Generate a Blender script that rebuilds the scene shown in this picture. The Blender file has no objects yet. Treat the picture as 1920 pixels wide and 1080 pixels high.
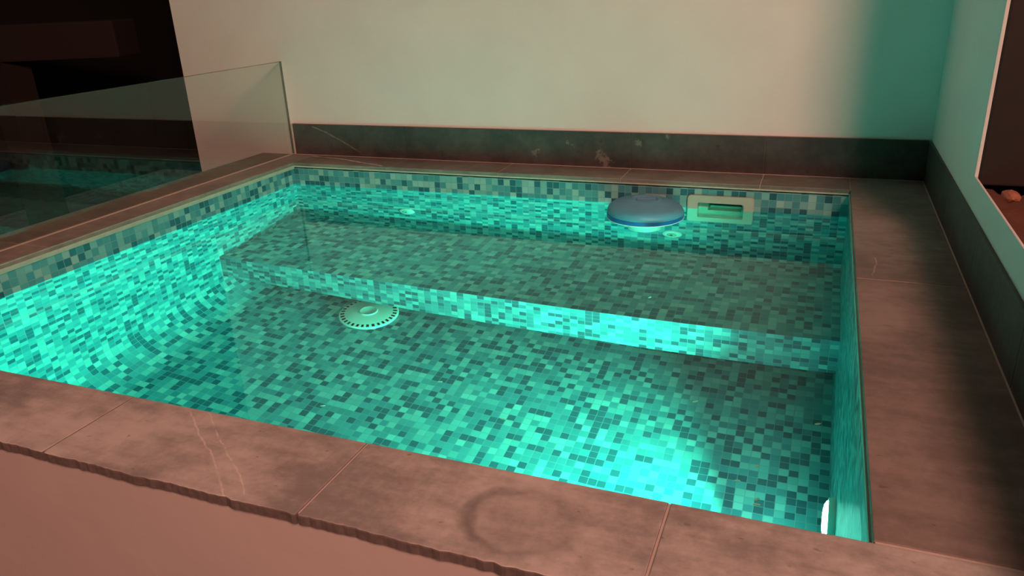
import bpy, bmesh, math, random
from mathutils import Vector, Matrix, noise

random.seed(7)
SC = bpy.context.scene
COL = SC.collection
PI = math.pi

# ------------------------------------------------------------------ dimensions (metres; Z=0 is the coping top)
W, D = 2.2, 1.793            # inner pool opening
YB = 1.957                   # face of the back upstand
XR = 2.426                   # face of the right upstand
HU = 0.135                   # upstand height
HL = 0.206                   # low wall height
YT = 1.15                   # end of the tall right wall
ZW = -0.0917                 # water level
ZB, ZB2 = -0.610, -0.803     # bench top / underside
YF = 1.276                   # bench front
ZF = -0.980                  # pool floor
FW = 0.187                   # front coping width
GX, GZ = -0.127, 0.400       # glass panel
XL = -0.287                  # outer edge of the left coping
XE = -0.686                  # left end of the back wall
T = 0.025                    # mosaic pitch

# ------------------------------------------------------------------ camera
cam = bpy.data.cameras.new('camera')
cam.sensor_width = 36.0
cam.lens = 1430.26 / 1920 * 36
cam.clip_start = 0.02
camo = bpy.data.objects.new('camera', cam)
COL.objects.link(camo)
camo.matrix_world = Matrix((
    (0.92966, -0.09850, 0.35492, 2.0878),
    (0.36603, 0.35495, -0.86025, -0.8672),
    (-0.04125, 0.92965, 0.36604, 0.6587),
    (0, 0, 0, 1)))
SC.camera = camo

# ------------------------------------------------------------------ world, exposure, integrator
wd = bpy.data.worlds.new('night'); SC.world = wd; wd.use_nodes = True
wd.node_tree.nodes['Background'].inputs[0].default_value = (0.9, 0.75, 0.6, 1)
wd.node_tree.nodes['Background'].inputs[1].default_value = 0.02
SC.view_settings.view_transform = 'Standard'
SC.view_settings.look = 'None'
SC.view_settings.exposure = 0.0
SC.view_settings.gamma = 1.0
SC.view_settings.use_curve_mapping = False
cy = SC.cycles
cy.max_bounces = 12; cy.diffuse_bounces = 6; cy.glossy_bounces = 6
cy.transmission_bounces = 10; cy.transparent_max_bounces = 12
cy.sample_clamp_indirect = 4.0; cy.caustics_refractive = True; cy.caustics_reflective = True
cy.blur_glossy = 0.3

# ------------------------------------------------------------------ lights outside the frame: the warm terrace lamp and an added fill
def area_light(name, loc, target, size, power, color, parent=None, spread=None, shape='SQUARE'):
    l = bpy.data.lights.new(name, 'AREA')
    l.shape = shape; l.size = size; l.energy = power; l.color = color
    if spread: l.spread = spread
    o = bpy.data.objects.new(name, l); COL.objects.link(o)
    o.location = loc
    d = Vector(target) - Vector(loc)
    o.rotation_euler = d.to_track_quat('-Z', 'Y').to_euler()
    if parent:
        o.parent = parent
    return o

warm = area_light('terrace_lamp', (4.05, -3.0, 3.3), (1.0, 0.8, 0.0), 1.2, 245, (1.0, 0.43, 0.31))
warm2 = area_light('bounce_fill', (0.2, -2.4, 2.6), (1.0, 0.6, 0.0), 1.6, 1.5, (1.0, 0.5, 0.36))  # added soft fill behind the camera, standing in for warm ceiling bounce
POOL_POWER = 77

# ------------------------------------------------------------------ node helpers
class NT:
    def __init__(s, name):
        s.m = bpy.data.materials.new(name); s.m.use_nodes = True
        s.t = s.m.node_tree; s.n = s.t.nodes; s.l = s.t.links
        s.b = s.n['Principled BSDF']; s.out = s.n['Material Output']
    def node(s, ty, **kw):
        nd = s.n.new(ty)
        for k, v in kw.items():
            setattr(nd, k, v)
        return nd
    def put(s, sock, v):
        if isinstance(v, bpy.types.NodeSocket):
            s.l.new(v, sock)
        elif isinstance(v, (tuple, list)) and len(v) == 3 and sock.type == 'RGBA':
            sock.default_value = (*v, 1)
        else:
            sock.default_value = v
    def math(s, op, a, b=0.0, c=0.0, clamp=False):
        nd = s.node('ShaderNodeMath', operation=op, use_clamp=clamp)
        s.put(nd.inputs[0], a); s.put(nd.inputs[1], b); s.put(nd.inputs[2], c)
        return nd.outputs[0]
    def vec(s, op, a, b=(0, 0, 0), scale=None, out=0):
        nd = s.node('ShaderNodeVectorMath', operation=op)
        s.put(nd.inputs[0], a); s.put(nd.inputs[1], b)
        if scale is not None: s.put(nd.inputs[3], scale)
        return nd.outputs[out]
    def mix(s, f, a, b, blend='MIX'):
        nd = s.node('ShaderNodeMix', data_type='RGBA', blend_type=blend)
        s.put(nd.inputs[0], f); s.put(nd.inputs[6], a); s.put(nd.inputs[7], b)
        return nd.outputs[2]
    def noise(s, co, scale, detail=3, rough=0.5, col=False):
        nd = s.node('ShaderNodeTexNoise')
        s.put(nd.inputs['Vector'], co); s.put(nd.inputs['Scale'], scale)
        s.put(nd.inputs['Detail'], detail); s.put(nd.inputs['Roughness'], rough)
        return nd.outputs[1 if col else 0]
    def rng(s, v, a, b, c=0.0, d=1.0, smooth=True):
        nd = s.node('ShaderNodeMapRange')
        if smooth: nd.interpolation_type = 'SMOOTHSTEP'
        s.put(nd.inputs[0], v)
        for i, x in enumerate((a, b, c, d)): s.put(nd.inputs[i + 1], x)
        return nd.outputs[0]
    def co(s, which='Object'):
        if not hasattr(s, '_tc'): s._tc = s.node('ShaderNodeTexCoord')
        return s._tc.outputs[which]
    def bump(s, h, strength, dist):
        nd = s.node('ShaderNodeBump')
        s.put(nd.inputs['Height'], h); s.put(nd.inputs['Strength'], strength); s.put(nd.inputs['Distance'], dist)
        s.l.new(nd.outputs[0], s.b.inputs['Normal'])
    def seg(s, p, A, B, flat=None):
        """distance of point socket p to the segment A-B (metres)"""
        A = Vector(A); B = Vector(B); ba = B - A
        pa = s.vec('SUBTRACT', p, tuple(A))
        h = s.math('DIVIDE', s.vec('DOT_PRODUCT', pa, tuple(ba), out=1), ba.dot(ba), clamp=True)
        q = s.vec('SCALE', tuple(ba), scale=h)
        return s.vec('LENGTH', s.vec('SUBTRACT', pa, q), out=1)
    def polyline(s, p, pts):
        d = None
        for a, b in zip(pts, pts[1:]):
            x = s.seg(p, a, b)
            d = x if d is None else s.math('MINIMUM', d, x)
        return d

def simple(name, col, rough=0.5, metal=0.0, spec=0.5, var=0.0, scale=20):
    N = NT(name)
    c = col
    if var:
        f = N.noise(N.co(), scale, 4, 0.6)
        c = N.mix(f, tuple(x * (1 - var) for x in col), tuple(min(1, x * (1 + var)) for x in col))
    N.put(N.b.inputs['Base Color'], c)
    N.b.inputs['Roughness'].default_value = rough
    N.b.inputs['Metallic'].default_value = metal
    N.b.inputs['Specular IOR Level'].default_value = spec
    return N.m

# ---- glass mosaic, driven by a UV map in metres
def mosaic_material():
    N = NT('glass_mosaic')
    uv = N.co('UV')
    p = N.vec('SCALE', uv, scale=1.0 / T)
    cell = N.vec('FLOOR', p)
    fr = N.vec('FRACTION', p)
    def wn(off):
        nd = N.node('ShaderNodeTexWhiteNoise', noise_dimensions='3D')
        N.put(nd.inputs['Vector'], N.vec('ADD', cell, off))
        return nd.outputs['Value']
    r = N.node('ShaderNodeValToRGB'); r.color_ramp.interpolation = 'CONSTANT'
    e = r.color_ramp.elements
    e[0].position = 0; e[0].color = (0.025, 0.115, 0.155, 1)
    e[1].position = 0.25; e[1].color = (0.06, 0.24, 0.29, 1)
    for pos, c in ((0.42, (0.08, 0.29, 0.33, 1)), (0.66, (0.17, 0.42, 0.44, 1)), (0.86, (0.26, 0.49, 0.49, 1))):
        x = e.new(pos); x.color = c
    N.put(r.inputs[0], wn((3.3, 7.7, 0.5)))
    v = N.math('MULTIPLY_ADD', wn((11.3, 1.7, 0.5)), 0.22, 0.89)
    col = N.vec('SCALE', r.outputs[0], scale=v)
    sx = N.node('ShaderNodeSeparateXYZ'); N.put(sx.inputs[0], fr)
    dx = N.math('ABSOLUTE', N.math('SUBTRACT', sx.outputs[0], 0.5))
    dy = N.math('ABSOLUTE', N.math('SUBTRACT', sx.outputs[1], 0.5))
    d = N.math('MAXIMUM', dx, dy)
    g = N.rng(d, 0.455, 0.475)
    col = N.mix(g, col, (0.20, 0.33, 0.34))
    N.put(N.b.inputs['Base Color'], col)
    N.put(N.b.inputs['Roughness'], N.math('MULTIPLY_ADD', g, 0.4, 0.28))
    N.b.inputs['Specular IOR Level'].default_value = 0.25
    tilt = N.math('MULTIPLY', wn((2.1, 9.4, 0.5)), 0.2)
    hgt = N.math('SUBTRACT', tilt, g)
    N.bump(hgt, 0.35, 0.0008)
    return N.m
M_MOSAIC = mosaic_material()

# ---- coping stone
def stone_material(name, base, dark, vein_lines=(), vein_w=0.0016, ring=None, blots=(), rough=0.62, vstr=0.75):
    N = NT(name)
    co = N.co()
    n1 = N.noise(co, 3.2, 6, 0.62)
    n2 = N.noise(co, 26, 5, 0.7)
    n3 = N.noise(N.vec('MULTIPLY', co, (1, 4, 1)), 9, 4, 0.6)
    f = N.math('ADD', N.math('MULTIPLY', n1, 0.55), N.math('MULTIPLY_ADD', n2, 0.25, N.math('MULTIPLY', n3, 0.2)))
    col = N.mix(N.rng(f, 0.38, 0.62), dark, base)
    pits = N.rng(N.noise(N.vec('MULTIPLY', co, (1, 1.8, 1)), 34, 2, 0.5), 0.70, 0.76)
    col = N.mix(N.math('MULTIPLY', pits, 0.45), col, tuple(x * 0.4 for x in dark))
    if vein_lines:
        wob = N.vec('SCALE', N.vec('SUBTRACT', N.noise(co, 30, 3, 0.6, col=True), (0.5, 0.5, 0.5)), scale=0.012)
        pp = N.vec('ADD', co, wob)
        d = None
        for line in vein_lines:
            x = N.polyline(pp, line)
            d = x if d is None else N.math('MINIMUM', d, x)
        brk = N.rng(N.noise(co, 22, 2, 0.5), 0.30, 0.55, 0.25, 1.0)
        m = N.math('MULTIPLY', N.rng(d, 0.0, vein_w * 1.6, 1.0, 0.0), brk)
        col = N.mix(N.math('MULTIPLY', m, vstr), col, (0.80, 0.76, 0.70))
    if ring:
        (cx, cyy, rx, ry) = ring
        q = N.vec('MULTIPLY', N.vec('SUBTRACT', co, (cx, cyy, 0)), (1 / rx, 1 / ry, 0))
        q = N.vec('ADD', q, N.vec('SCALE', N.vec('SUBTRACT', N.noise(co, 14, 3, 0.6, col=True), (0.5, 0.5, 0.5)), scale=0.55))
        L = N.vec('LENGTH', q, out=1)
        rr = N.math('MULTIPLY', N.rng(N.math('ABSOLUTE', N.math('SUBTRACT', L, 1.0)), 0.0, 0.22, 1.0, 0.0), N.rng(N.noise(co, 9, 2, 0.5), 0.35, 0.6, 0.25, 1))
        side_ = N.rng(N.vec('DOT_PRODUCT', q, (-0.85, -0.5, 0), out=1), -1.0, 0.7, 0.12, 1.0)
        rr = N.math('MULTIPLY', rr, side_)
        inn = N.math('MULTIPLY', N.rng(L, 0.9, 1.05, 1.0, 0.0), 0.18)
        col = N.mix(N.math('ADD', N.math('MULTIPLY', rr, 0.62), inn), col, tuple(x * 0.45 for x in dark))
    for (bx_, by_, bz_, br) in blots:
        L = N.vec('LENGTH', N.vec('SUBTRACT', N.vec('ADD', co, N.vec('SCALE', N.vec('SUBTRACT', N.noise(co, 40, 3, 0.6, col=True), (0.5, 0.5, 0.5)), scale=br * 4.5)), (bx_, by_, bz_)), out=1)
        col = N.mix(N.math('MULTIPLY', N.rng(L, br * 0.4, br, 1.0, 0.0), 0.4), col, (0.34, 0.33, 0.30))
    N.put(N.b.inputs['Base Color'], col)
    N.b.inputs['Roughness'].default_value = rough
    N.b.inputs['Specular IOR Level'].default_value = 0.35
    N.bump(N.math('ADD', n2, N.math('MULTIPLY', n1, 1.5)), 0.35, 0.003)
    return N.m

M_EDGE = simple('split_slate_edge', (0.15, 0.135, 0.125), 0.9, var=0.5, scale=90)
V = lambda *a: [(x, y, 0.0) for x, y in a]
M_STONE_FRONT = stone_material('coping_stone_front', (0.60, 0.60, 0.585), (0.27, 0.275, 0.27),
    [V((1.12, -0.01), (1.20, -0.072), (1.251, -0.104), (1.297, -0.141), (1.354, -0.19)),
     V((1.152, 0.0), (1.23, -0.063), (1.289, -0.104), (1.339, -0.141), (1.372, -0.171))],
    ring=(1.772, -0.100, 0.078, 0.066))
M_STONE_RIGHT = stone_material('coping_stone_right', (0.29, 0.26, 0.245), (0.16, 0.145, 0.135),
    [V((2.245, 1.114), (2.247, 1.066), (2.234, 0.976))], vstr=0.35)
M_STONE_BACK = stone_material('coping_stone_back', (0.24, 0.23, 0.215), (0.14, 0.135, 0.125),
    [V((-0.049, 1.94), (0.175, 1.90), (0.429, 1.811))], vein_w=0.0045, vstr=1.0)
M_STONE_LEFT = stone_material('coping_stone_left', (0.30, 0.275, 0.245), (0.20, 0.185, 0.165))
M_SLATE = stone_material('upstand_slate', (0.090, 0.085, 0.085), (0.042, 0.043, 0.044),
    [[(0.003, YB, 0.125), (0.083, YB, 0.098), (0.173, YB, 0.054), (0.249, YB, 0.012)]], vein_w=0.003,
    blots=[(1.184, YB, 0.085, 0.018), (1.32, YB, 0.03, 0.035), (1.463, YB, 0.094, 0.016), (1.566, YB, 0.12, 0.02), (1.05, YB, 0.05, 0.02)], rough=0.5, vstr=0.22)

def plaster_material(name, c=(0.78, 0.765, 0.74)):
    N = NT(name); co = N.co()
    n = N.noise(co, 2.2, 4, 0.55); n2 = N.noise(co, 60, 4, 0.6)
    N.put(N.b.inputs['Base Color'], N.mix(N.rng(n, 0.3, 0.7), tuple(x * 0.93 for x in c), c))
    N.b.inputs['Roughness'].default_value = 0.85
    N.b.inputs['Specular IOR Level'].default_value = 0.2
    N.bump(N.math('ADD', N.math('MULTIPLY', N.noise(co, 7, 3, 0.5), 2.0), N.math('MULTIPLY', n2, 0.15)), 0.25, 0.004)
    return N.m
M_PLASTER = plaster_material('wall_plaster', (0.83, 0.89, 0.90))
M_PLASTER2 = plaster_material('plinth_plaster', (0.62, 0.595, 0.575))
M_GROUT = simple('grout', (0.54, 0.50, 0.46), 0.85, var=0.2, scale=40)
M_GROUT_DARK = simple('dark_grout', (0.16, 0.15, 0.14), 0.85, var=0.2, scale=40)
M_LIME = simple('lime_mortar', (0.42, 0.50, 0.42), 0.8, var=0.25, scale=30)
M_WHITE = simple('white_plastic', (0.80, 0.79, 0.74), 0.35)
M_CREAM = simple('cream_plastic', (0.44, 0.53, 0.45), 0.4)
M_CREAM2 = simple('greyed_plastic', (0.42, 0.47, 0.38), 0.5)
M_BLUE = simple('faded_blue_plastic', (0.10, 0.31, 0.48), 0.5, var=0.15, scale=12)
M_BLUE2 = simple('deep_blue_plastic', (0.012, 0.13, 0.40), 0.4)
M_DARK = simple('dark_void', (0.012, 0.014, 0.013), 0.8)
M_NIGHT = simple('dark_render', (0.03, 0.027, 0.025), 0.9, var=0.3, scale=3)
M_TIMBER = simple('dark_timber', (0.014, 0.011, 0.010), 0.7, var=0.3, scale=8)
M_EARTH = simple('reddish_earth', (0.13, 0.055, 0.038), 0.95, var=0.5, scale=25)
M_TERRA = simple('terracotta_chip', (0.36, 0.17, 0.11), 0.9, var=0.3, scale=60)
M_FLAKE = simple('pale_flake', (0.85, 0.84, 0.74), 0.6)

def brick_material():
    N = NT('outer_brick')
    nd = N.node('ShaderNodeTexBrick'); N.put(nd.inputs['Vector'], N.co('UV'))
    nd.inputs['Color1'].default_value = (0.17, 0.065, 0.045, 1); nd.inputs['Color2'].default_value = (0.11, 0.045, 0.035, 1)
    nd.inputs['Mortar'].default_value = (0.16, 0.13, 0.11, 1)
    nd.inputs['Scale'].default_value = 1.0; nd.inputs['Mortar Size'].default_value = 0.006
    nd.inputs['Brick Width'].default_value = 0.22; nd.inputs['Row Height'].default_value = 0.075
    N.put(N.b.inputs['Base Color'], nd.outputs[0]); N.b.inputs['Roughness'].default_value = 0.9
    return N.m
M_BRICK = brick_material()

def glass_material():
    N = NT('clear_glass')
    tr = N.node('ShaderNodeBsdfTransparent'); tr.inputs[0].default_value = (0.93, 0.965, 0.945, 1)
    gl = N.node('ShaderNodeBsdfGlossy'); gl.inputs['Roughness'].default_value = 0.0; gl.inputs[0].default_value = (0.95, 1, 0.97, 1)
    fr = N.node('ShaderNodeFresnel'); fr.inputs[0].default_value = 1.5
    ge = N.node('ShaderNodeNewGeometry')
    f = N.math('MULTIPLY', N.math('MULTIPLY', fr.outputs[0], 1.7), N.math('SUBTRACT', 1.0, ge.outputs['Backfacing']), clamp=True)
    mx = N.node('ShaderNodeMixShader'); N.put(mx.inputs[0], f)
    N.l.new(tr.outputs[0], mx.inputs[1]); N.l.new(gl.outputs[0], mx.inputs[2]); N.l.new(mx.outputs[0], N.out.inputs[0])
    return N.m
M_GLASS = glass_material()
def glass_edge_material():
    N = NT('glass_edge')
    tr = N.node('ShaderNodeBsdfTransparent'); tr.inputs[0].default_value = (0.74, 0.80, 0.76, 1)
    gl = N.node('ShaderNodeBsdfGlossy'); gl.inputs['Roughness'].default_value = 0.3; gl.inputs[0].default_value = (0.5, 0.6, 0.5, 1)
    mx = N.node('ShaderNodeMixShader'); mx.inputs[0].default_value = 0.12
    N.l.new(tr.outputs[0], mx.inputs[1]); N.l.new(gl.outputs[0], mx.inputs[2]); N.l.new(mx.outputs[0], N.out.inputs[0])
    return N.m
M_GEDGE = glass_edge_material()

def water_material():
    N = NT('pool_water')
    g = N.node('ShaderNodeBsdfGlass'); g.inputs['Roughness'].default_value = 0.0; g.inputs['IOR'].default_value = 1.333
    g.inputs['Color'].default_value = (0.72, 1, 0.96, 1)
    bp = N.node('ShaderNodeBump'); N.put(bp.inputs['Height'], N.noise(N.co(), 7, 2, 0.5))
    bp.inputs['Strength'].default_value = 0.10; bp.inputs['Distance'].default_value = 0.004
    N.l.new(bp.outputs[0], g.inputs['Normal'])
    N.l.new(g.outputs[0], N.out.inputs[0])
    return N.m
M_WATER = water_material()

def emission(name, col, s):
    N = NT(name)
    e = N.node('ShaderNodeEmission'); e.inputs[0].default_value = (*col, 1); e.inputs[1].default_value = s
    N.l.new(e.outputs[0], N.out.inputs[0])
    return N.m
M_LENS = emission('lit_lens', (0.25, 1.0, 0.75), 150)

# ------------------------------------------------------------------ mesh helpers
def finish(name, bm, mats, parent=None, smooth=None, loc=None):
    me = bpy.data.meshes.new(name)
    bm.normal_update(); bm.to_mesh(me); bm.free()
    o = bpy.data.objects.new(name, me); COL.objects.link(o)
    for m in (mats if isinstance(mats, (list, tuple)) else [mats]): me.materials.append(m)
    if smooth is not None:
        for p in me.polygons: p.use_smooth = True
        me.set_sharp_from_angle(angle=math.radians(smooth))
    if loc: o.location = loc
    if parent: o.parent = parent
    return o

def tag(o, label=None, cat=None, group=None, kind=None):
    if label: o['label'] = label
    if cat: o['category'] = cat
    if group: o['group'] = group
    if kind: o['kind'] = kind
    return o

def empty(name, loc, label, cat, group=None):
    o = bpy.data.objects.new(name, None); COL.objects.link(o); o.location = loc
    o.empty_display_size = 0.05
    return tag(o, label, cat, group)

def box(bm, a, b, mi=0, bevel=0.0):
    x0, y0, z0 = a; x1, y1, z1 = b
    vs = [bm.verts.new(p) for p in ((x0,y0,z0),(x1,y0,z0),(x1,y1,z0),(x0,y1,z0),(x0,y0,z1),(x1,y0,z1),(x1,y1,z1),(x0,y1,z1))]
    fs = [bm.faces.new([vs[i] for i in q]) for q in ((3,2,1,0),(4,5,6,7),(0,1,5,4),(1,2,6,5),(2,3,7,6),(3,0,4,7))]
    for f in fs: f.material_index = mi
    if bevel:
        es = list({e for f in fs for e in f.edges})
        r = bmesh.ops.bevel(bm, geom=es, offset=bevel, segments=2, affect='EDGES', profile=0.6)
        for f in r['faces']: f.material_index = mi
    return fs

def quad_uv(bm, uvl, pts, uvs, mi=0):
    f = bm.faces.new([bm.verts.new(p) for p in pts]); f.material_index = mi
    for l, uv in zip(f.loops, uvs): l[uvl].uv = uv
    return f

def prism(bm, outline, z0, z1, ch=0.0, mi=0, side=None):
    """slab from a plan outline (counter-clockwise), top arris chamfered by ch"""
    n = len(outline)
    c = Vector((sum(p[0] for p in outline) / n, sum(p[1] for p in outline) / n))
    def ring(z, inset):
        r = []
        for i in range(n):
            a = Vector(outline[i - 1]); p = Vector(outline[i]); b = Vector(outline[(i + 1) % n])
            d1 = (p - a).normalized(); d2 = (b - p).normalized()
            nn = Vector((-d1.y - d2.y, d1.x + d2.x))
            if nn.length > 1e-6: nn.normalize()
            k = inset / max(0.5, nn.dot(Vector((-d1.y, d1.x))))
            q = p + nn * k
            r.append(bm.verts.new((q.x, q.y, z)))
        return r
    rings = [ring(z0, 0)]
    if ch:
        rings += [ring(z1 - ch, 0), ring(z1 - ch * 0.3, ch * 0.3), ring(z1, ch)]
    else:
        rings += [ring(z1, 0)]
    for a, b in zip(rings, rings[1:]):
        for i in range(n):
            f = bm.faces.new((a[i], a[(i + 1) % n], b[(i + 1) % n], b[i])); f.material_index = mi if (side is None or b is rings[-1]) else side
    f = bm.faces.new(rings[-1]); f.material_index = mi
    f = bm.faces.new(rings[0][::-1]); f.material_index = mi

def lathe(bm, prof, seg=48, M=None, mi=0):
    """profile of (r, z) revolved about Z, then transformed by M"""
    M = M or Matrix.Identity(4)
    rows = []
    for r, z in prof:
        if r < 1e-6: rows.append([bm.verts.new(M @ Vector((0, 0, z)))])
        else: rows.append([bm.verts.new(M @ Vector((r * math.cos(2*PI*i/seg), r * math.sin(2*PI*i/seg), z))) for i in range(seg)])
    for a, b in zip(rows, rows[1:]):
        for i in range(seg):
            j = (i + 1) % seg
            if len(a) == 1 and len(b) == 1: continue
            if len(a) == 1: f = bm.faces.new((a[0], b[j], b[i]))
            elif len(b) == 1: f = bm.faces.new((a[i], a[j], b[0]))
            else: f = bm.faces.new((a[i], a[j], b[j], b[i]))
            f.material_index = mi

def rrect(x0, z0, x1, z1, r, n=6):
    pts = []
    for cx, cz, a0 in ((x1 - r, z0 + r, -90), (x1 - r, z1 - r, 0), (x0 + r, z1 - r, 90), (x0 + r, z0 + r, 180)):
        for i in range(n + 1):
            a = math.radians(a0 + 90 * i / n)
            pts.append((cx + r * math.cos(a), cz + r * math.sin(a)))
    return pts

def frame_plate(bm, outer, inner, yf, yb, ydeep, mi=0):
    """upright frame (XZ loops of equal count): front at yf, outer rim to yb, inner rim to ydeep"""
    n = len(outer)
    loops = [[bm.verts.new((x, yb, z)) for x, z in outer],
             [bm.verts.new((x, yf + 0.003, z)) for x, z in outer],
             [bm.verts.new((x + (0.003 if x < (outer[0][0] + outer[2 * n // 4][0]) / 2 else -0.003), yf, z)) for x, z in outer],
             [bm.verts.new((x, yf, z)) for x, z in inner],
             [bm.verts.new((x, ydeep, z)) for x, z in inner]]
    for a, b in zip(loops, loops[1:]):
        for i in range(n):
            j = (i + 1) % n
            bm.faces.new((a[i], a[j], b[j], b[i])).material_index = mi

# ------------------------------------------------------------------ pool basin (tiled shell with a cove along the left floor edge)
SKX0, SKX1, SKZ0, SKZ1 = 1.713, 1.870, -0.192, -0.068     # cut-out for the skimmer
bm = bmesh.new(); uvl = bm.loops.layers.uv.new('UVMap')
ZT = -0.022
CR = 0.15
def wall_back_quad(x0, x1, z0, z1):
    quad_uv(bm, uvl, [(x0, D, z0), (x1, D, z0), (x1, D, z1), (x0, D, z1)],
            [(x0, z0 + 20), (x1, z0 + 20), (x1, z1 + 20), (x0, z1 + 20)])
for x0, x1, z0, z1 in ((0, SKX0, ZF, ZT), (SKX1, W, ZF, ZT), (SKX0, SKX1, ZF, SKZ0), (SKX0, SKX1, SKZ1, ZT)):
    wall_back_quad(x0, x1, z0, z1)
quad_uv(bm, uvl, [(W, D, ZF), (W, 0, ZF), (W, 0, ZT), (W, D, ZT)], [(-D + 40, ZF), (0 + 40, ZF), (0 + 40, ZT), (-D + 40, ZT)])
quad_uv(bm, uvl, [(W, 0, ZF), (0, 0, ZF), (0, 0, ZT), (W, 0, ZT)], [(-W + 60, ZF), (60, ZF), (60, ZT), (-W + 60, ZT)])
quad_uv(bm, uvl, [(0, 0, ZF + CR), (0, D, ZF + CR), (0, D, ZT), (0, 0, ZT)], [(80, ZF + CR), (80 + D, ZF + CR), (80 + D, ZT), (80, ZT)])
NS = 12
prev = (0.0, ZF + CR, 0.0)
for i in range(1, NS + 1):
    a = PI / 2 * i / NS
    cur = (CR - CR * math.cos(a), ZF + CR - CR * math.sin(a), CR * a)
    f = quad_uv(bm, uvl, [(cur[0], 0, cur[1]), (cur[0], D, cur[1]), (prev[0], D, prev[1]), (prev[0], 0, prev[1])],
            [(80, ZF + CR - cur[2]), (80 + D, ZF + CR - cur[2]), (80 + D, ZF + CR - prev[2]), (80, ZF + CR - prev[2])])
    f.smooth = True
    prev = cur
quad_uv(bm, uvl, [(CR, 0, ZF), (W, 0, ZF), (W, D, ZF), (CR, D, ZF)], [(CR + 100, 0), (W + 100, 0), (W + 100, D), (CR + 100, D)])
basin = finish('pool_basin', bm, [M_MOSAIC])
tag(basin, 'sunken plunge pool basin lined with blue-green glass mosaic, curved foot on its left wall', 'pool', kind='structure')

bm = bmesh.new(); uvl = bm.loops.layers.uv.new('UVMap')
quad_uv(bm, uvl, [(0, YF, ZB2), (W, YF, ZB2), (W, YF, ZB), (0, YF, ZB)], [(140, ZB2 - ZB), (140 + W, ZB2 - ZB), (140 + W, 0), (140, 0)])
quad_uv(bm, uvl, [(0, YF, ZB), (W, YF, ZB), (W, D, ZB), (0, D, ZB)], [(120, 0), (120 + W, 0), (120 + W, D - YF), (120, D - YF)])
quad_uv(bm, uvl, [(0, D, ZB2), (W, D, ZB2), (W, YF, ZB2), (0, YF, ZB2)], [(160, 0), (160 + W, 0), (160 + W, D - YF), (160, D - YF)])
bench = finish('pool_bench', bm, [M_MOSAIC])
tag(bench, 'long submerged mosaic seat ledge running under the back pool wall', 'bench', kind='structure')

# mortar line under the coping
bm = bmesh.new()
for a, b in (((0, D - 0.002, -0.018), (W, D + 0.02, -0.0125)), ((-0.02, 0, -0.026), (0.004, D, -0.0125)),
             ((W - 0.003, 0, -0.024), (W + 0.02, D, -0.0125)), ((0, -0.02, -0.024), (W, 0.003, -0.0125))):
    box(bm, a, b)
tag(finish('mortar_joint', bm, M_LIME), 'pale line of mortar between the coping stones and top mosaic row', 'mortar', kind='structure')

# ------------------------------------------------------------------ water
bm = bmesh.new()
box(bm, (-0.004, -0.004, ZF - 0.01), (W + 0.004, D + 0.13, ZW))
water = finish('pool_water', bm, M_WATER)
tag(water, 'clear calm water filling the mosaic pool, glowing turquoise', 'water')

# ------------------------------------------------------------------ coping
def jag(p0, p1, amp, step=0.006, seed=0, chips=True):
    """points from p0 to p1 with a worn, chipped outline"""
    a = Vector(p0); b = Vector(p1); n = max(2, int((b - a).length / step)); d = (b - a).normalized(); nn = Vector((-d.y, d.x))
    out = []
    for i in range(n + 1):
        p = a.lerp(b, i / n)
        k = noise.noise(Vector((p.x * 14 + seed, p.y * 14, 1.3))) * amp + noise.noise(Vector((p.x * 70, p.y * 70, seed + 5.1))) * amp * 0.9
        if i in (0, n): k = 0
        out.append(tuple(p + nn * k))
    return out
G = 0.0016
TH = -0.0125
bm = bmesh.new()
xs = [-0.287, 0.028, 0.508, 0.984, 1.473, 1.948, XR]
for k, (x0, x1) in enumerate(zip(xs, xs[1:])):
    o = jag((x0 + G, -FW), (x1 - G, -FW), 0.0032, seed=k)
    o += [(x1 - G, -0.0005), (x0 + G, -0.0005)]
    prism(bm, o, TH - 0.003, 0.0, 0.0022, side=2)
box(bm, (XL + 0.002, -FW + 0.006, TH), (XR, -0.002, -0.0018), 1)
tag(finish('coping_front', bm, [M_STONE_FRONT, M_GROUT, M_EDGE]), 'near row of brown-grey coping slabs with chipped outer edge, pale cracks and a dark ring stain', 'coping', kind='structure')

bm = bmesh.new()
for y0, y1 in ((0.002, 0.958), (0.958, YB)):
    prism(bm, [(W, y0 + G), (XR, y0 + G), (XR, y1 - G), (W, y1 - G)], TH, 0.0, 0.0022)
box(bm, (W + 0.002, 0.0, TH), (XR, YB, -0.0015), 1)
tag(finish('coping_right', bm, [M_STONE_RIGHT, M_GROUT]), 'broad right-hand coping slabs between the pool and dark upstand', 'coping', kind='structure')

bm = bmesh.new()
xs = [0.0, 0.47, 0.951, 1.434, 1.917, W]
for x0, x1 in zip(xs, xs[1:]):
    prism(bm, [(x0 + G * 0.5, D), (x1 - G * 0.5, D), (x1 - G * 0.5, YB - 0.002), (x0 + G * 0.5, YB - 0.002)], TH, 0.0, 0.0022)
box(bm, (0, D + 0.002, TH), (W, YB + 0.01, -0.0012), 1)
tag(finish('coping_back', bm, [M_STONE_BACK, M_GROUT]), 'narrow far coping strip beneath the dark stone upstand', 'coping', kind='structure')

bm = bmesh.new()
for x0, x1 in ((XL, GX - 0.006), (GX + 0.010, 0.0)):
    for y0, y1 in ((0.0, 0.62), (0.62, 1.24), (1.24, YB - 0.001)):
        prism(bm, [(x0, y0 + G * 0.3), (x1, y0 + G * 0.3), (x1, y1 - G * 0.3), (x0, y1 - G * 0.3)], TH, 0.0, 0.003)
box(bm, (XL + 0.004, -0.002, TH), (-0.003, YB, -0.0016), 1)
tag(finish('coping_left', bm, [M_STONE_LEFT, M_GROUT]), 'left coping slabs that the glass panel stands in', 'coping', kind='structure')

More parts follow.
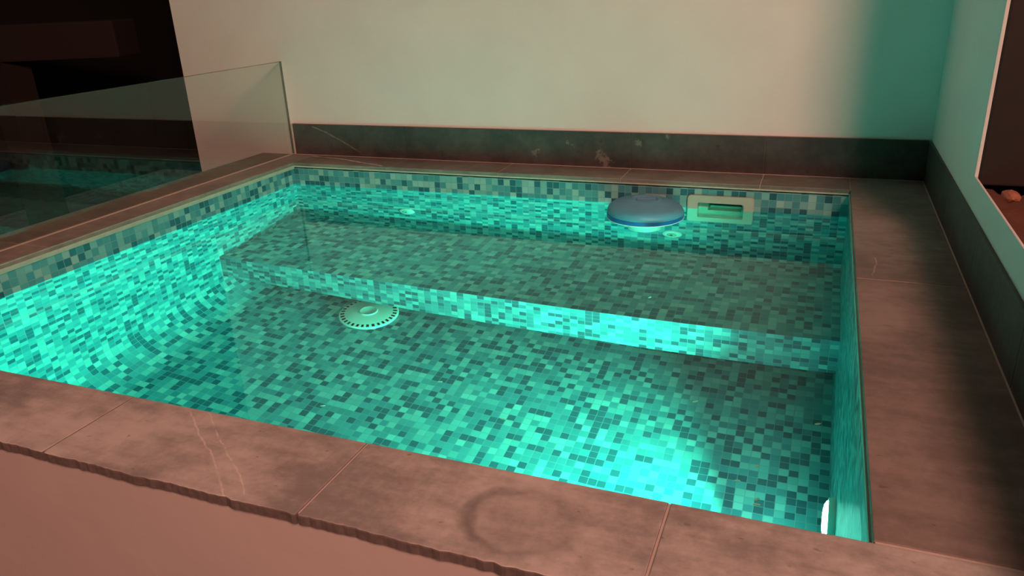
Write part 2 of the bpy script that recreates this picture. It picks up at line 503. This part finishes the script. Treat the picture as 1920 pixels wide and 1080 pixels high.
# ------------------------------------------------------------------ walls and upstands
bm = bmesh.new()
box(bm, (XE, YB + 0.016, -1.6), (XR + 0.30, YB + 0.20, 3.4))
tag(finish('wall_back', bm, M_PLASTER), 'plain pale plaster wall behind the pool', 'wall', kind='structure')
bm = bmesh.new()
box(bm, (XR + 0.007, YT, -0.3), (XR + 0.016, YB + 0.016, 3.4), bevel=0.004)
box(bm, (XR + 0.007, -1.6, -0.3), (XR + 0.012, YT + 0.002, HL), bevel=0.0018)
tag(finish('wall_right', bm, M_PLASTER), 'right plaster wall, tall at the back corner and low towards the camera', 'wall', kind='structure')
bm = bmesh.new()
box(bm, (XR + 0.016, YT - 0.004, HL - 0.02), (XR + 0.26, YB + 0.016, 3.4), bevel=0.004)
tag(finish('trim_1', bm, M_TIMBER), 'dark frame behind the end of the tall right wall', 'frame', kind='structure')
bm = bmesh.new()
box(bm, (XL - 0.02, -FW + 0.008, -1.6), (XR + 0.01, -FW + 0.16, TH - 0.0025))
tag(finish('wall_front', bm, M_PLASTER2), 'plastered outer face of the raised pool below the near coping', 'wall', kind='structure')
bm = bmesh.new()
box(bm, (XL + 0.004, -FW + 0.16, -1.6), (-0.03, YB + 0.016, TH))
tag(finish('wall_left', bm, M_NIGHT), 'outer side of the pool below the left coping', 'wall', kind='structure')

bm = bmesh.new()
xs = [-0.102, 0.468, 0.950, 1.433, 1.915, XR]
for x0, x1 in zip(xs, xs[1:]):
    box(bm, (x0 + G * 0.6, YB, 0.0), (x1 - G * 0.6, YB + 0.010, HU), bevel=0.0012)
box(bm, (-0.104, YB + 0.003, 0.0), (XR, YB + 0.016, HU - 0.006), 2)
box(bm, (-0.104, YB + 0.0102, HU - 0.006), (XR, YB + 0.016, HU + 0.001), 1)
box(bm, (-0.110, YB + 0.001, 0.0), (-0.102, YB + 0.016, HU - 0.001), 1)
tag(finish('baseboard_back', bm, [M_SLATE, M_GROUT, M_GROUT_DARK]), 'dark slate upstand tiles along the foot of the back wall', 'upstand', kind='structure')
bm = bmesh.new()
for y0, y1 in ((-1.5, -0.97), (-0.97, -0.49), (-0.49, -0.01), (-0.01, 0.475), (0.475, 0.958), (0.958, 1.44), (1.44, YB)):
    box(bm, (XR, y0 + G * 0.4, 0.0), (XR + 0.008, y1 - G * 0.4, HU), bevel=0.0012)
box(bm, (XR + 0.004, -1.5, 0.0), (XR + 0.0085, YB, HU - 0.002), 1)
tag(finish('baseboard_right', bm, [M_SLATE, M_GROUT_DARK]), 'dark slate upstand tiles along the right wall', 'upstand', kind='structure')
# grout fillet where coping meets the upstands
bm = bmesh.new()
box(bm, (-0.1, YB - 0.004, -0.001), (XR, YB + 0.001, 0.0012))
box(bm, (XR - 0.003, -0.19, -0.001), (XR + 0.001, YB, 0.0010))
tag(finish('trim_2', bm, M_GROUT), 'thin pale grout line along the foot of the slate upstands', 'grout line', kind='structure')

# coping continues right of the front row, under the low wall
bm = bmesh.new()
box(bm, (-6.0, -6.0, -1.75), (8.0, 9.0, -1.6))
tag(finish('floor', bm, M_NIGHT), 'dark ground around the raised pool', 'floor', kind='structure')

# ------------------------------------------------------------------ beyond the right low wall
bm = bmesh.new()
nx, ny = 16, 60
grid = [[bm.verts.new((XR + 0.0145 + 0.62 * i / nx, -1.6 + 4.2 * j / ny,
        0.165 + 0.03 * noise.noise(Vector((i * 0.8, j * 0.6, 3))) + 0.012 * noise.noise(Vector((i * 2.3, j * 2.1, 8))) - 0.004 * i)) for j in range(ny + 1)] for i in range(nx + 1)]
for i in range(nx):
    for j in range(ny):
        bm.faces.new((grid[i][j], grid[i + 1][j], grid[i + 1][j + 1], grid[i][j + 1]))
tag(finish('planter_soil', bm, M_EARTH, smooth=60), 'rough reddish-brown earth behind the low right wall', 'soil', kind='stuff')
def chip(loc, r, label, seed):
    bm = bmesh.new()
    bmesh.ops.create_icosphere(bm, subdivisions=2, radius=r)
    for v in bm.verts:
        k = 1 + 0.35 * noise.noise(v.co * (1.6 / r) + Vector((seed, 0, 0)))
        v.co = Vector((v.co.x * k * 0.8, v.co.y * k * 1.3, v.co.z * k * 0.55))
    o = finish('terracotta_shard', bm, M_TERRA, loc=loc)
    tag(o, label, 'shard', 'terracotta shards on the earth behind the low wall')
chip((XR + 0.052, 0.985, 0.203), 0.022, 'terracotta shard on the earth near the tall wall end', 1)
chip((XR + 0.052, 0.56, 0.198), 0.018, 'terracotta shard on the earth, nearer the camera along the low wall', 4)
bm = bmesh.new(); uvl = bm.loops.layers.uv.new('UVMap')
quad_uv(bm, uvl, [(3.2, -1.6, -1.6), (3.2, 3.2, -1.6), (3.2, 3.2, 1.0), (3.2, -1.6, 1.0)], [(0, 0), (4.8, 0), (4.8, 2.6), (0, 2.6)])
for f in box(bm, (3.202, -1.6, -1.6), (3.32, 3.2, 1.0)): pass
tag(finish('wall_outer', bm, M_BRICK), 'dim reddish brick wall beyond the right low wall', 'wall', kind='structure')

# ------------------------------------------------------------------ glass panel
gp = empty('glass_panel', (GX, 0.6, 0.0), 'frameless clear glass panel standing on the left coping', 'glass panel')
bm = bmesh.new()
fs = box(bm, (-0.005, -0.78, -0.012), (0.005, YB - 0.6 + 0.012, GZ))
finish('pane', bm, M_GLASS, gp)
bm = bmesh.new()
box(bm, (-0.0052, -0.78, GZ), (0.0052, YB - 0.6 + 0.012, GZ + 0.0018))
box(bm, (-0.0052, YB - 0.6 + 0.0122, 0.0), (0.0052, YB - 0.6 + 0.0142, GZ + 0.0018))
e = finish('polished_edge', bm, M_GEDGE, gp); e['label'] = 'dark green polished top and end edge'
bm = bmesh.new()
box(bm, (0.0055, -0.78, -0.004), (0.0125, YB - 0.6 - 0.002, 0.0022), bevel=0.001)
e = finish('sealant_strip', bm, M_GROUT, gp); e['label'] = 'pale sealant line at the foot'

# ------------------------------------------------------------------ far left: dark neighbouring terrace
bm = bmesh.new()
box(bm, (-7.0, 3.0, -1.6), (-6.8, 9.0, 4.5)); box(bm, (-7.0, 7.5, -1.6), (XE - 0.2, 7.7, 4.5))
tag(finish('wall_far', bm, simple('far_facade', (0.028, 0.030, 0.027), 0.9)), 'almost black facade far beyond the glass panel', 'wall', kind='structure')
bm = bmesh.new()
def rot_box(bm, c, half, ang):
    vs0 = set(bm.verts)
    box(bm, tuple(-h for h in half), half, bevel=0.02)
    Mx = Matrix.Translation(c) @ Matrix.Rotation(ang, 4, 'Z')
    for v in bm.verts:
        if v not in vs0: v.co = Mx @ v.co
rot_box(bm, Vector((-5.1, 4.75, 0.36)), (0.85, 0.22, 0.17), 0.35)
box(bm, (-5.6, 4.45, -1.6), (-5.35, 4.75, 0.2))
tag(finish('storage_bench', bm, simple('dull_brown', (0.055, 0.045, 0.04), 0.9)), 'dim box-like bench in the dark beyond the glass panel, top left', 'bench')

# ------------------------------------------------------------------ underwater lamp on the right wall
lp = empty('pool_light', (W, 0.635, -0.735), 'blazing underwater lamp fixed low on the right pool wall near the front corner', 'lamp')
RY = Matrix.Rotation(-PI / 2, 4, 'Y')     # local +Z looks towards -X
bm = bmesh.new()
lathe(bm, [(0.0, 0.0), (0.062, 0.0), (0.063, 0.006), (0.059, 0.014), (0.055, 0.015), (0.053, 0.012), (0.0, 0.012)], 40, RY)
finish('housing', bm, M_WHITE, lp, smooth=40)
bm = bmesh.new()
lathe(bm, [(0.052, 0.0125), (0.050, 0.017), (0.042, 0.021), (0.026, 0.0235), (0.0, 0.024)], 40, RY)
e = finish('lens', bm, M_LENS, lp, smooth=60); e['label'] = 'glowing white-green lens'
la = area_light('bulb', (-0.027, 0, 0), (-1.0, 0.0, 0.34), 0.085, POOL_POWER, (0.08, 1.0, 0.63), parent=lp, spread=math.radians(138), shape='DISK')

# ------------------------------------------------------------------ skimmer
sk = empty('skimmer', (0, 0, 0), 'cream rectangular skimmer mouth in the back wall at the waterline', 'skimmer')
sk.location = (1.79, D, SKZ0)
off = Vector((-1.79, -D, -SKZ0))
def local(bm):
    for v in bm.verts: v.co += off
    return bm
bm = bmesh.new()
frame_plate(bm, rrect(1.677, -0.238, 1.903, -0.044, 0.012), rrect(SKX0 + 0.001, SKZ0 + 0.001, SKX1 - 0.001, SKZ1 - 0.001, 0.006), D - 0.012, D + 0.002, D + 0.024)
finish('faceplate', local(bm), M_CREAM, sk, smooth=40)
bm = bmesh.new()
frame_plate(bm, rrect(SKX0 - 0.002, SKZ0 - 0.002, SKX1 + 0.002, SKZ1 + 0.002, 0.006), rrect(1.746, -0.128, 1.861, -0.076, 0.004), D + 0.018, D + 0.024, D + 0.11)
e = finish('throat', local(bm), M_CREAM2, sk, smooth=40); e['label'] = 'greenish recessed throat'
bm = bmesh.new()
box(bm, (1.740, D + 0.11, -0.14), (1.867, D + 0.12, -0.07))
e = finish('throat_back', local(bm), M_DARK, sk); e['label'] = 'dark inside of the opening'
bm = bmesh.new()
box(bm, (1.750, D + 0.050, -0.128), (1.857, D + 0.056, -0.100), bevel=0.001)
e = finish('weir_flap', local(bm), M_CREAM2, sk)

# ------------------------------------------------------------------ return nozzles
def nozzle(x, z, label, tilt):
    t = empty('return_nozzle', (x, D, z), label, 'nozzle', 'water return nozzles on the back wall')
    RX = Matrix.Rotation(PI / 2, 4, 'X')
    bm = bmesh.new()
    lathe(bm, [(0.0, 0.0), (0.035, 0.0), (0.035, 0.004), (0.030, 0.009), (0.021, 0.012), (0.018, 0.012), (0.018, 0.006), (0.0, 0.006)], 36, RX)
    finish('flange', bm, M_WHITE, t, smooth=40)
    bm = bmesh.new()
    lathe(bm, [(0.0175, 0.006), (0.0165, 0.012), (0.013, 0.016), (0.0075, 0.0185), (0.006, 0.018), (0.006, 0.010), (0.0, 0.010)], 32, RX @ Matrix.Rotation(tilt, 4, 'Y'))
    finish('eyeball', bm, M_CREAM, t, smooth=40)
    bm = bmesh.new()
    lathe(bm, [(0.0062, 0.0115), (0.0, 0.0115)], 24, RX @ Matrix.Rotation(tilt, 4, 'Y'))
    e = finish('jet_hole', bm, M_DARK, t); e['label'] = 'dark round jet opening'
nozzle(0.5375, -0.403, 'round white water nozzle on the back wall, far left of the floating dispenser', 0.12)
nozzle(1.627, -0.410, 'round cream water nozzle on the back wall between floating dispenser and skimmer', -0.05)

# ------------------------------------------------------------------ main drain
dr = empty('main_drain', (0.598, 1.342, ZF), 'round white slotted drain cover on the pool floor, half under the bench', 'drain')
bm = bmesh.new()
def polar(bm, r0, r1, z0, z1, skip=None, seg=128):
    for i in range(seg):
        if skip and skip(i): continue
        a0, a1 = 2*PI*i/seg, 2*PI*(i+1)/seg
        bm.faces.new([bm.verts.new(p) for p in ((r0*math.cos(a0), r0*math.sin(a0), z0), (r1*math.cos(a0), r1*math.sin(a0), z1),
                                                (r1*math.cos(a1), r1*math.sin(a1), z1), (r0*math.cos(a1), r0*math.sin(a1), z0))])
prof = [(0.110, 0.0), (0.110, 0.006), (0.108, 0.009), (0.104, 0.0105), (0.090, 0.0145), (0.075, 0.0180), (0.055, 0.0205), (0.040, 0.0215), (0.034, 0.0215)]
for k, ((ra, za), (rb, zb)) in enumerate(zip(prof, prof[1:])):
    sl = (lambda i: i % 4 in (1, 2)) if k == 3 else None
    polar(bm, rb, ra, zb, za, sl)
bmesh.ops.remove_doubles(bm, verts=bm.verts, dist=1e-5)
finish('slotted_cover', bm, M_WHITE, dr, smooth=50)
bm = bmesh.new()
lathe(bm, [(0.034, 0.0205), (0.034, 0.0265), (0.031, 0.0285), (0.026, 0.0265), (0.0, 0.0255)], 48)
finish('center_cap', bm, M_WHITE, dr, smooth=40)
bm = bmesh.new()
lathe(bm, [(0.107, 0.001), (0.107, 0.003), (0.0, 0.003)], 48)
e = finish('sump_plate', bm, M_DARK, dr); e['label'] = 'dark inside behind the slots'

# ------------------------------------------------------------------ floating dispenser
fl = empty('floating_dispenser', (1.557, 1.650, ZW), 'faded blue domed floating chemical dispenser with a white lower rim, against the back wall', 'dispenser')
bm = bmesh.new()
lathe(bm, [(0.134, 0.012), (0.1355, 0.016), (0.1345, 0.024), (0.129, 0.034), (0.116, 0.044), (0.085, 0.053), (0.060, 0.058), (0.056, 0.061),
           (0.050, 0.063), (0.043, 0.0625), (0.040, 0.059), (0.037, 0.056), (0.032, 0.058), (0.020, 0.060), (0.0, 0.060)], 72)
c = finish('domed_cap', bm, M_BLUE, fl, smooth=50); c['label'] = 'faded blue domed cap'
c.rotation_euler = (0.0, 0.035, 0)
bm = bmesh.new()
box(bm, (-0.034, -0.005, 0.050), (0.034, 0.005, 0.0645), bevel=0.003)
h = finish('grip_bar', bm, M_BLUE, c); h.rotation_euler = (0, 0, 0.5)
bm = bmesh.new()
lathe(bm, [(0.128, -0.004), (0.1350, -0.001), (0.1365, 0.004), (0.1360, 0.014), (0.132, 0.016)], 72)
e = finish('blue_ring', bm, M_BLUE2, fl, smooth=50); e['label'] = 'deep blue band above the waterline'
bm = bmesh.new()
lathe(bm, [(0.0, -0.020), (0.06, -0.020), (0.118, -0.016), (0.131, -0.009), (0.1365, -0.003), (0.1365, 0.001), (0.134, 0.002)], 72)
e = finish('float_rim', bm, M_WHITE, fl, smooth=50); e['label'] = 'white float rim at the water'
bm = bmesh.new()
prof = [(0.060, -0.018)]
for k in range(5):
    z = -0.030 - k * 0.020
    prof += [(0.060, z + 0.004), (0.050, z), (0.050, z - 0.008), (0.060, z - 0.012)]
prof += [(0.062, -0.125), (0.056, -0.132), (0.0, -0.134)]
lathe(bm, prof, 48)
fl.scale = (0.965, 0.965, 1.0)
e = finish('ribbed_canister', bm, M_WHITE, fl, smooth=40); e['label'] = 'white ribbed tablet canister under water'

# ------------------------------------------------------------------ floating flakes
specks = [(1.409, 0.366, 0.0050, 'tiny pale flake afloat in mid pool, lower left of two close together'),
          (1.536, 0.467, 0.0050, 'tiny pale flake afloat in mid pool, upper right of two close together'),
          (1.725, 0.932, 0.0050, 'tiny pale flake afloat over the bench front'),
          (1.917, 0.441, 0.0055, 'tiny pale flake afloat below the bench right end, left of the lamp glow'),
          (1.230, 0.208, 0.0048, 'tiny pale flake afloat nearest the cracked coping slab'),
          (2.046, 0.260, 0.0050, 'pale flake afloat above the pair near the lamp'),
          (2.053, 0.171, 0.0050, 'larger bright flake afloat near the lamp, farther of the touching pair'),
          (2.054, 0.157, 0.0055, 'larger bright flake afloat near the lamp, nearer of the touching pair'),
          (2.020, 0.210, 0.0050, 'pale flake afloat left of the bright pair near the lamp'),
          (2.136, 0.426, 0.0055, 'thin pale curved flake afloat beside the right pool wall'),
          (1.589, 0.270, 0.0046, 'faint flake afloat in the near middle of the pool')]
for k, (x, y, r, lab) in enumerate(specks):
    bm = bmesh.new()
    pts = []
    a0 = random.random() * 6.28
    for i in range(9):
        a = 2 * PI * i / 9
        rr = r * (0.75 + 0.35 * random.random())
        px, py = rr * math.cos(a) * 1.25, rr * math.sin(a) * 0.5
        pts.append((px * math.cos(a0 * 0.15) - py * math.sin(a0 * 0.15), px * math.sin(a0 * 0.15) + py * math.cos(a0 * 0.15)))
    prism(bm, pts, -0.0022, -0.0008, 0.0004)
    tag(finish('floating_flake', bm, M_FLAKE, loc=(x, y, ZW)), lab, 'flake', 'pale flakes floating on the pool')
